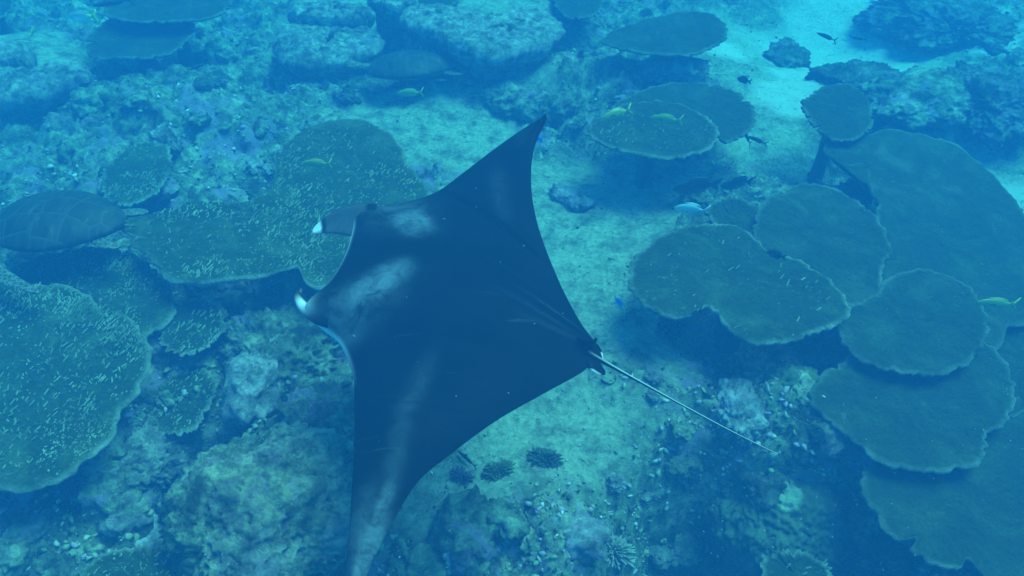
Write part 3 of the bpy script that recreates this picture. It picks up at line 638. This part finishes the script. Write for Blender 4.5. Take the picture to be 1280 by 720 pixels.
    def sheet(path, widths, thick, up, pal=0, whi=0, bend=0.0, wfun=None):
        """a tapered fin: a flattened tube along path"""
        base = len(v); m = len(path); seg = 14
        for i, p in enumerate(path):
            tg = (path[min(i + 1, m - 1)] - path[max(i - 1, 0)]).normalized()
            sd = tg.cross(up(i / (m - 1))).normalized(); nr = sd.cross(tg)
            for j in range(seg):
                a = j / seg * 6.283; cx, sy = math.cos(a), math.sin(a)
                q = p + sd * cx * widths[i] + nr * (sy * thick[i] + bend * widths[i] * cx * cx)
                v.append(tuple(q)); pale.append(pal); white.append(wfun(i / (m - 1), cx, sy) if wfun else whi)
        for i in range(m - 1):
            for j in range(seg):
                f.append((base + i * seg + j, base + i * seg + (j + 1) % seg, base + (i + 1) * seg + (j + 1) % seg, base + (i + 1) * seg + j))
        f.append(tuple(base + j for j in range(seg))[::-1]); f.append(tuple(base + (m - 1) * seg + j for j in range(seg)))
    def curve(pts, m): return catmull(pts, m, closed=False)
    def taper(m, fn): return [fn(i / (m - 1)) for i in range(m)]
    # far cephalic fin: a broad dark lobe, white only at its very tip
    pth = curve([at(470, 279, zc + .03), at(446, 278, zc + .01), at(426, 279, zc - .03), at(409, 283, zc - .06), at(391, 291, zc - .10)], 26)
    sheet(pth, taper(26, lambda t: .088 * (1 - t ** 1.9) ** .9 + .010), taper(26, lambda t: .026 * (1 - t) + .007), lambda t: Vector((-.1, -.55 + .25 * t, 1)).normalized(), pal=.12, bend=.35,
          wfun=lambda t, cx, sy: (.95 if cx > -.4 else .4) if t > .80 else (.07 if .15 < t < .75 and sy > 0 else 0))
    # near cephalic fin: rolled forwards, a white flank along its outer side
    pth = curve([at(418, 401, zc + .03), at(400, 396, zc + .01), at(386, 387, zc - .01), at(377, 377, zc - .04), at(373, 368, zc - .06), at(376, 361, zc - .06)], 26)
    sheet(pth, taper(26, lambda t: .042 * (1 - t ** 1.5) + .008), taper(26, lambda t: .030 * (1 - t) + .006), lambda t: Vector((.35, .25, 1)).normalized(), bend=-.15, pal=.05,
          wfun=lambda t, cx, sy: (.75 * math.exp(-((t - .50) / .16) ** 2)) if cx < -.2 else (.10 if t > .8 else 0))
    # pelvic fins and dorsal fin at the tail root
    for (a, b, whi) in (((733, 446), (756, 468), .0), ((738, 434), (752, 455), .0)):
        pth = curve([at(*a, zc), at((a[0] + b[0]) / 2, (a[1] + b[1]) / 2, zc), at(*b, zc - .02)], 10)
        sheet(pth, taper(10, lambda t: .034 * (1 - t ** 3) + .005), taper(10, lambda t: .010 * (1 - t) + .004), lambda t: Vector((0, 0, 1)), wfun=lambda t, cx, sy: .9 if (.45 < t < .8 and abs(cx) > .75) else 0)
    pth = curve([at(726, 430, zc + .03), at(738, 430, zc + .06), at(745, 424, zc + .05)], 10)
    sheet(pth, taper(10, lambda t: .035 * (1 - t) + .008), taper(10, lambda t: .007), lambda t: Vector((.3, 1, 0)).normalized())
    # whip tail, the highlight along its top painted in as white
    pth = curve([at(728, 438, zc + .015), at(750, 450, zc + .01), at(790, 472, zc), at(850, 505, zc - .02), at(910, 537, zc - .05), at(968, 566, zc - .08)], 60)
    sheet(pth, taper(60, lambda t: .016 * (1 - t) ** 6 + .0042 * (1 - t) + .0018), taper(60, lambda t: .016 * (1 - t) ** 4 + .006 * (1 - t) + .0022), lambda t: Vector((0, 0, 1)), wfun=lambda t, cx, sy: max(0, min(.62, (t - .08) * 2.4)) * (1 if sy > .1 and cx < .6 else .05))
    root = link('manta_ray', mesh('manta_ray', v, f), None)
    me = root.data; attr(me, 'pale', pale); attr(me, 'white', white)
    m, nn, l, bs = node_mat('manta_skin'); vv = coord(nn)
    base = ramp(nn, l, noise(nn, l, vv, 5, 5, .6), [(.3, (.0015, .0018, .0022)), (.7, (.004, .0045, .005))])
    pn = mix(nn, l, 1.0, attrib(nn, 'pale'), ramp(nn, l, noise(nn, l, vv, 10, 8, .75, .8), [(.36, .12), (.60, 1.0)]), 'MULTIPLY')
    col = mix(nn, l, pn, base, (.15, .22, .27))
    col = mix(nn, l, attrib(nn, 'white'), col, (.72, .74, .74))
    mps = nn.new('ShaderNodeMapping'); mps.inputs['Scale'].default_value = (3, 40, 8); mps.inputs['Rotation'].default_value = (0, 0, .5); l.new(vv, mps.inputs[0])
    scr = ramp(nn, l, noise(nn, l, mps.outputs[0], 1.0, 3, .5, .4), [(.70, 0.0), (.76, .10)])
    col = mix(nn, l, scr, col, (.2, .23, .25))
    fl = ramp(nn, l, noise(nn, l, vv, 22, 2, .5), [(.765, 0.0), (.79, .5)])
    col = mix(nn, l, fl, col, (.3, .3, .3))
    l.new(col, bs.inputs['Base Color']); bs.inputs['Roughness'].default_value = .5; bs.inputs['Specular IOR Level'].default_value = .012
    bump(nn, l, noise(nn, l, vv, 90, 4, .7), bs, .15, .004)
    me.materials.append(m)
    tag(root, 'large black manta ray with grey shoulder patches gliding over the reef', 'manta ray')
    eye = plain('manta_eye', (.05, .05, .05), (.2, .2, .2), 30)
    for (a, b) in ((413, 394), (479, 261)):
        bm = bmesh.new(); bmesh.ops.create_uvsphere(bm, u_segments=14, v_segments=10, radius=.018)
        em = bpy.data.meshes.new('eye'); bm.to_mesh(em); bm.free()
        e = link('eye', em, eye, root); e.location = at(a, b, zc + .02)
manta()

# ------------------------------------------------------------------ sea turtles
def turtle(loc, rz, L, label, seed, roll=0.0, flip=(.9, .9), tuck=(0, 0), sweep=(0, 0)):
    v, f, kind = [], [], []
    W = L * .40
    def add_grid(rows):
        base = len(v); m = len(rows[0][0])
        for r, k in rows:
            for p in r: v.append(p); kind.append(k)
        for i in range(len(rows) - 1):
            for j in range(m): f.append((base + i * m + j, base + i * m + (j + 1) % m, base + (i + 1) * m + (j + 1) % m, base + (i + 1) * m + j))
    def outline(a):
        x = math.cos(a); y = math.sin(a)
        px = x * .5 * L
        wy = W * (1 - .25 * max(0, -x) ** 1.5) * (abs(y) ** .92) * (1 if y >= 0 else -1)
        if x < -.8: px -= (-.8 - x) * .18 * L
        return px, wy
    N = 96; rows = []
    for r in [i / 40 for i in range(1, 41)]:
        row = []
        for j in range(N):
            px, py = outline(j / N * 6.2832)
            x, y = px * r, py * r
            z = .16 * L * (1 - r ** 2.4) ** .8 + .012 * L
            row.append((x, y, z))
        rows.append((row, 0.0))
    rows = [([(0, 0, .172 * L)] * N, 0.0)] + rows
    for (r, z, k) in ((.985, -.012 * L, .15), (.93, -.03 * L, .8), (.7, -.06 * L, 1.0), (.3, -.075 * L, 1.0), (.001, -.078 * L, 1.0)):
        rows.append(([(outline(j / N * 6.2832)[0] * r, outline(j / N * 6.2832)[1] * r, z) for j in range(N)], k))
    add_grid(rows)
    def tube(path, wid, thk, k):
        m = len(path); rows = []
        for i, p in enumerate(path):
            tg = (path[min(i + 1, m - 1)] - path[max(i - 1, 0)]).normalized(); sd = tg.cross(Vector((0, 0, 1))).normalized(); nr = sd.cross(tg)
            rows.append(([tuple(p + sd * math.cos(a) * wid[i] + nr * math.sin(a) * thk[i]) for a in [j / 16 * 6.2832 for j in range(16)]], k))
        rows = [([tuple(path[0])] * 16, k)] + rows + [([tuple(path[-1])] * 16, k)]
        add_grid(rows)
    # neck and head
    pth = catmull([(.40 * L, 0, .02 * L), (.52 * L, 0, .03 * L), (.60 * L, 0, .045 * L), (.68 * L, 0, .05 * L), (.74 * L, 0, .03 * L)], 18, False)
    hw = lambda t: .075 * L * (.85 + .35 * math.sin(min(1, max(0, (t - .45) / .5)) * math.pi)) * (1 if t < .85 else math.sqrt(max(.02, 1 - ((t - .85) / .15) ** 2)))
    tube(pth, [hw(i / 17) for i in range(18)], [hw(i / 17) * .8 for i in range(18)], .5)
    for s in (1, -1):   # long front flippers and short hind ones
        fl = flip[0 if s > 0 else 1]
        tk = tuck[0 if s > 0 else 1]; w_ = 1 - .45 * tk; bk = .30 * tk; sw = sweep[0 if s > 0 else 1]
        pth = catmull([(.36 * L, s * .20 * L, -.01 * L), ((.42 - sw * .12) * L, s * .36 * L * w_, -.02 * L), ((.36 - bk * .3 - sw * .35) * L, s * .56 * L * w_, -.05 * L * fl), ((.20 - bk * .7 - sw * .75) * L, s * .74 * L * w_, -.09 * L * fl), ((.06 - bk - sw) * L, s * .84 * L * w_, -.11 * L * fl)], 24, False)
        tube(pth, [.085 * L * (1 - .25 * abs(i / 23 - .4)) * math.sqrt(max(.03, 1 - (i / 23) ** 4)) * (1 - .3 * i / 23) for i in range(24)], [.02 * L * (1 - .6 * i / 23) for i in range(24)], .55)
        pth = catmull([(-.36 * L, s * .14 * L, -.02 * L), (-.47 * L, s * .22 * L, -.03 * L), (-.60 * L, s * .24 * L, -.04 * L)], 14, False)
        tube(pth, [.06 * L * math.sqrt(max(.04, 1 - (i / 13) ** 3)) for i in range(14)], [.016 * L * (1 - .5 * i / 13) for i in range(14)], .55)
    pth = catmull([(-.48 * L, 0, -.01 * L), (-.56 * L, 0, -.01 * L), (-.62 * L, 0, -.015 * L)], 8, False)
    tube(pth, [.02 * L * (1 - i / 9) for i in range(8)], [.016 * L * (1 - i / 9) for i in range(8)], .5)
    me = mesh('sea_turtle', v, f); attr(me, 'skin', kind); attr(me, 'rimline', [0] * len(v))
    o = link('sea_turtle', me, M_turtle); o.location = loc; o.rotation_euler = (roll, 0, rz)
    return tag(o, label, 'turtle')
M_turtle, n, l, bs = node_mat('turtle_shell'); v_ = coord(n)
sk_ = attrib(n, 'skin')
vo = n.new('ShaderNodeTexVoronoi'); vo.feature = 'DISTANCE_TO_EDGE'; vo.inputs['Scale'].default_value = 5.6; vo.inputs['Randomness'].default_value = .35
mp = n.new('ShaderNodeMapping'); mp.inputs['Location'].default_value = (.11, .0, 0); mp.inputs['Scale'].default_value = (1, 1, .2); l.new(v_, mp.inputs[0]); l.new(mp.outputs[0], vo.inputs['Vector'])
seam = ramp(n, l, vo.outputs['Distance'], [(.012, 1.0), (.04, 0.0)])
mp2 = n.new('ShaderNodeMapping'); mp2.inputs['Scale'].default_value = (26, 5, 5); l.new(v_, mp2.inputs[0])
shell = ramp(n, l, noise(n, l, mp2.outputs[0], 1, 4, .6, .6), [(.35, (.014, .017, .012)), (.6, (.026, .030, .020)), (.78, (.10, .105, .07))])
shell = mix(n, l, seam, shell, (.045, .05, .036))
v2 = n.new('ShaderNodeTexVoronoi'); v2.feature = 'DISTANCE_TO_EDGE'; v2.inputs['Scale'].default_value = 34; l.new(v_, v2.inputs['Vector'])
scale_ = ramp(n, l, v2.outputs['Distance'], [(.03, (.15, .16, .11)), (.14, (.035, .04, .03))])
ks = ramp(n, l, sk_, [(.25, 0.0), (.4, 1.0)]); kb = ramp(n, l, sk_, [(.65, 0.0), (.8, 1.0)])
col = mix(n, l, ks, shell, scale_); col = mix(n, l, kb, col, (.30, .30, .16))
l.new(col, bs.inputs['Base Color']); bs.inputs['Roughness'].default_value = .6; bs.inputs['Specular IOR Level'].default_value = .2
bump(n, l, vo.outputs['Distance'], bs, .6, .03)
p = at(72, 277, .66)
turtle((p.x, p.y, .66), math.pi - .06, .88, 'dark sea turtle swimming past the huge green plate coral', 1, roll=.12, flip=(.2, 1.6), tuck=(0, 1), sweep=(.38, 0))
p = at(512, 82, .26)
turtle((p.x, p.y, .24), math.pi + .12, .86, 'sea turtle resting below the long pale ledge', 2, roll=.22, tuck=(1.6, 1.6))

# ------------------------------------------------------------------ fish
def fish_mat(name, back, side, tail):
    m, n, l, bs = node_mat(name); v = coord(n)
    sx = n.new('ShaderNodeSeparateXYZ'); l.new(v, sx.inputs[0])
    a = n.new('ShaderNodeMath'); a.operation = 'MULTIPLY_ADD'; a.inputs[1].default_value = 2.2; a.inputs[2].default_value = .5; l.new(sx.outputs['Z'], a.inputs[0])
    col = ramp(n, l, a.outputs[0], [(.35, side), (.62, back)])
    b = n.new('ShaderNodeMath'); b.operation = 'MULTIPLY_ADD'; b.inputs[1].default_value = -1.0; b.inputs[2].default_value = .5; l.new(sx.outputs['X'], b.inputs[0])
    col = mix(n, l, ramp(n, l, b.outputs[0], [(.66, 0.0), (.78, 1.0)]), col, tail)
    l.new(col, bs.inputs['Base Color']); bs.inputs['Roughness'].default_value = .45
    return m
def fish_mesh(name, depth, mat, width=.10, fork=.16):
    """unit-length fish along x, nose at +.5"""
    v, f = [], []; seg = 14
    prof = [(.5, .03), (.45, .30), (.36, .62), (.22, .92), (.06, 1.0), (-.1, .86), (-.22, .58), (-.30, .30), (-.34, .2)]
    for x, r in prof:
        for j in range(seg):
            a = j / seg * 6.2832; v.append((x, math.sin(a) * width * r * .5 * 1.0, math.cos(a) * depth * r * .5))
    for i in range(len(prof) - 1):
        for j in range(seg): f.append((i * seg + j, (i + 1) * seg + j, (i + 1) * seg + (j + 1) % seg, i * seg + (j + 1) % seg))
    f.append(tuple(range(seg)))
    def fin(pts, th=.008):
        b = len(v); k = len(pts)
        for s in (1, -1):
            for (x, z) in pts: v.append((x, s * th, z))
        f.append(tuple(b + i for i in range(k))); f.append(tuple(b + k + i for i in range(k))[::-1])
        for i in range(k): f.append((b + i, b + k + i, b + k + (i + 1) % k, b + (i + 1) % k))
    d = depth
    fin([(-.32, d * .10), (-.42, d * .30), (-.53, fork * 1.1 + d * .12), (-.50, fork * .6), (-.43, 0), (-.50, -fork * .6), (-.53, -fork * 1.1 - d * .12), (-.42, -d * .30), (-.32, -d * .10)])
    fin([(.26, d * .38), (.18, d * .58), (.0, d * .64), (-.16, d * .54), (-.26, d * .36), (-.22, d * .2), (.1, d * .35)])
    fin([(.02, -d * .40), (-.08, -d * .58), (-.24, -d * .40), (-.24, -d * .2)])
    for s in (1, -1):
        b = len(v); v += [(.22, s * width * .46, .0), (.10, s * (width * .5 + .09), .02), (.06, s * (width * .5 + .07), -.05), (.18, s * width * .46, -.05), (.22, s * width * .42, -.01), (.18, s * width * .42, -.055)]
        f.append((b, b + 1, b + 2, b + 3)); f.append((b + 4, b + 5, b + 2, b + 1))
    me = mesh(name, v, f); me.materials.append(mat); me.polygons.foreach_set('use_smooth', [True] * len(me.polygons)); return me
YEL = fish_mat('fish_yellow', (.22, .26, .04), (.34, .36, .08), (.42, .42, .03))
DRK = fish_mat('fish_dark', (.015, .02, .025), (.03, .035, .04), (.015, .02, .02))
BLU = fish_mat('fish_blue', (.03, .12, .55), (.15, .30, .75), (.55, .55, .2))
PBL = fish_mat('fish_pale', (.35, .45, .5), (.6, .65, .65), (.5, .55, .6))
WHY = fish_mat('fish_white', (.25, .3, .3), (.85, .88, .88), (.6, .65, .05))
fm = {'y': fish_mesh('yellow_fish', .26, YEL), 'd': fish_mesh('dark_fish', .46, DRK, .14), 's': fish_mesh('slender_fish', .16, DRK, .08), 'b': fish_mesh('blue_fish', .30, BLU), 'p': fish_mesh('pale_fish', .36, PBL, .14), 'w': fish_mesh('white_fish', .30, WHY, .14)}
def fish(k, px, py, z, L, head, label, pitch=0.0, roll=0.0, group=None):
    """head: compass of the nose in the picture plane, degrees from +X towards +Y"""
    nm = {'y': 'yellow_fish', 'd': 'dark_fish', 's': 'slender_fish', 'b': 'blue_fish', 'p': 'pale_fish', 'w': 'white_fish'}[k]
    o = bpy.data.objects.new(nm, fm[k]); C.objects.link(o); o.location = at(px, py, z); o.scale = (L, L, L)
    o.rotation_euler = (roll, pitch, R(head)); return tag(o, label, 'fish', group)
fish('y', 512, 116, .35, .25, 178, 'yellow fish over sand below the resting turtle', .05, .3)
fish('y', 770, 142, .80, .26, 200, 'yellow fish over the rim of the pale-rimmed oval plate', .1, .4)
fish('y', 832, 149, .75, .26, 160, 'yellow fish over the middle of the pale-rimmed oval plate', .1, .3)
fish('y', 396, 204, .95, .20, 175, 'yellow fish over the broad lobed green plate', 0, .3)
fish('y', 1246, 379, .65, .24, 175, 'yellow fish over the largest smooth plate', 0, .3)
fish('y', 258, 367, .30, .13, 190, 'small olive-yellow fish in the shade under the broad lobed plate', 0, .2)
fish('y', 212, 279, .8, .07, 30, 'tiny yellow fish at the rim of the broad lobed plate', 0, .2)
fish('w', 102, 21, .6, .34, 170, 'white fish with a yellow tail in the blue haze', .1, .3)
fish('y', 40, 40, .5, .22, 100, 'faint yellow fish in the blue haze beside the pale rock block', 0, .2)
fish('d', 870, 233, .45, .38, 190, 'dark deep-bodied fish with a forked tail near the little dark plate', 0, -.25)
fish('d', 921, 229, .45, .30, 200, 'dark fish nosing behind the deep-bodied one', -.1, -.25)
fish('p', 864, 262, .35, .26, 170, 'pale blue fish below the dark deep-bodied one', 0, .2)
fish('b', 675, 175, .45, .13, 140, 'small blue fish by the far wing tip', .1, .2)
fish('b', 775, 380, .35, .16, 110, 'small blue fish beside the notched plate over sand', .2, .3)
fish('s', 140, 3, .8, .36, 205, 'slender dark fish over the faint plate coral', 0, .2)
fish('s', 583, 573, .2, .17, 135, 'slender dark fish beside the trailing edge of the near wing', 0, .2)
fish('d', 413, 46, .35, .20, 75, 'small dark fish over the wide grey slab', 0, .2)
fish('s', 1033, 46, .3, .24, 130, 'dark fish over bright far sand', 0, .2)
fish('d', 930, 100, .3, .14, 150, 'small dark fish over sand beyond the pale-rimmed plate', 0, .2)
fish('s', 1073, 48, .3, .16, 160, 'dark fish in the haze at the edge of the bright far sand', 0, .2)
fish('s', 934, 172, .25, .20, 95, 'thin dark fish near the plate partly covered by another', 0, .2)
fish('s', 946, 175, .25, .20, 140, 'thin dark fish crossing sand beside its mate', 0, .2)
fish('s', 245, 84, .3, .2, 45, 'thin dark fish over hazy rubble', 0, .2)
fish('s', 790, 441, .2, .14, 60, 'thin dark fish close to the tail root', 0, .2)
fish('d', 970, 318, .85, .12, 150, 'dark speckled fish on the seam between notched and smooth plates', 0, .2)

# ------------------------------------------------------------------ drifting specks
v, f = [], []
rs = random.Random(12)
def speck(px, py, z, s, ln):
    c = at(px, py, z); b = len(v); a = rs.uniform(-1.3, -.6)
    d = Vector((math.cos(a), math.sin(a), 0)) * ln
    v.extend([c - d, c + Vector((s, s, 0)), c + d, c + Vector((-s, -s, s))]); f.extend([(b, b + 1, b + 2), (b, b + 2, b + 3), (b, b + 3, b + 1), (b + 1, b + 3, b + 2)])
for _ in range(60): speck(rs.gauss(950, 90), rs.gauss(610, 60), rs.uniform(.3, 1.2),   .0018, .006)
for _ in range(160): speck(rs.uniform(0, 1280), rs.uniform(0, 720), rs.uniform(.4, 2.2), .002, .003)
tag(link('plankton', mesh('plankton', v, f), plain('plankton_speck', (.4, .42, .4), (.6, .62, .6), 5)), 'tiny pale specks drifting in the water', kind='stuff')

# ------------------------------------------------------------------ the water: even scattering and red absorption
bm = bmesh.new(); bmesh.ops.create_cube(bm, size=1)
for q in bm.verts: q.co = Vector((q.co.x * 150, q.co.y * 150, q.co.z * 10.0 + 2.0))
me = bpy.data.meshes.new('haze'); bm.to_mesh(me); bm.free()
mw = bpy.data.materials.new('sea_water'); mw.use_nodes = True; n = mw.node_tree.nodes; n.clear()
out = n.new('ShaderNodeOutputMaterial'); pv = n.new('ShaderNodeVolumePrincipled')
S = np.array((.003, .0245, .063)); A = np.array((.19, .026, .010)); D = .25
col_ = S / D; ac = (1 - (A / D) / (1 - col_)) ** 2
pv.inputs['Color'].default_value = (*col_, 1); pv.inputs['Absorption Color'].default_value = (*ac, 1)
pv.inputs['Density'].default_value = D; pv.inputs['Anisotropy'].default_value = 0.0
mw.node_tree.links.new(pv.outputs[0], out.inputs['Volume'])
hz = link('haze', me, mw, smooth=False); tag(hz, 'hazy blue sea water filling the view', kind='stuff')
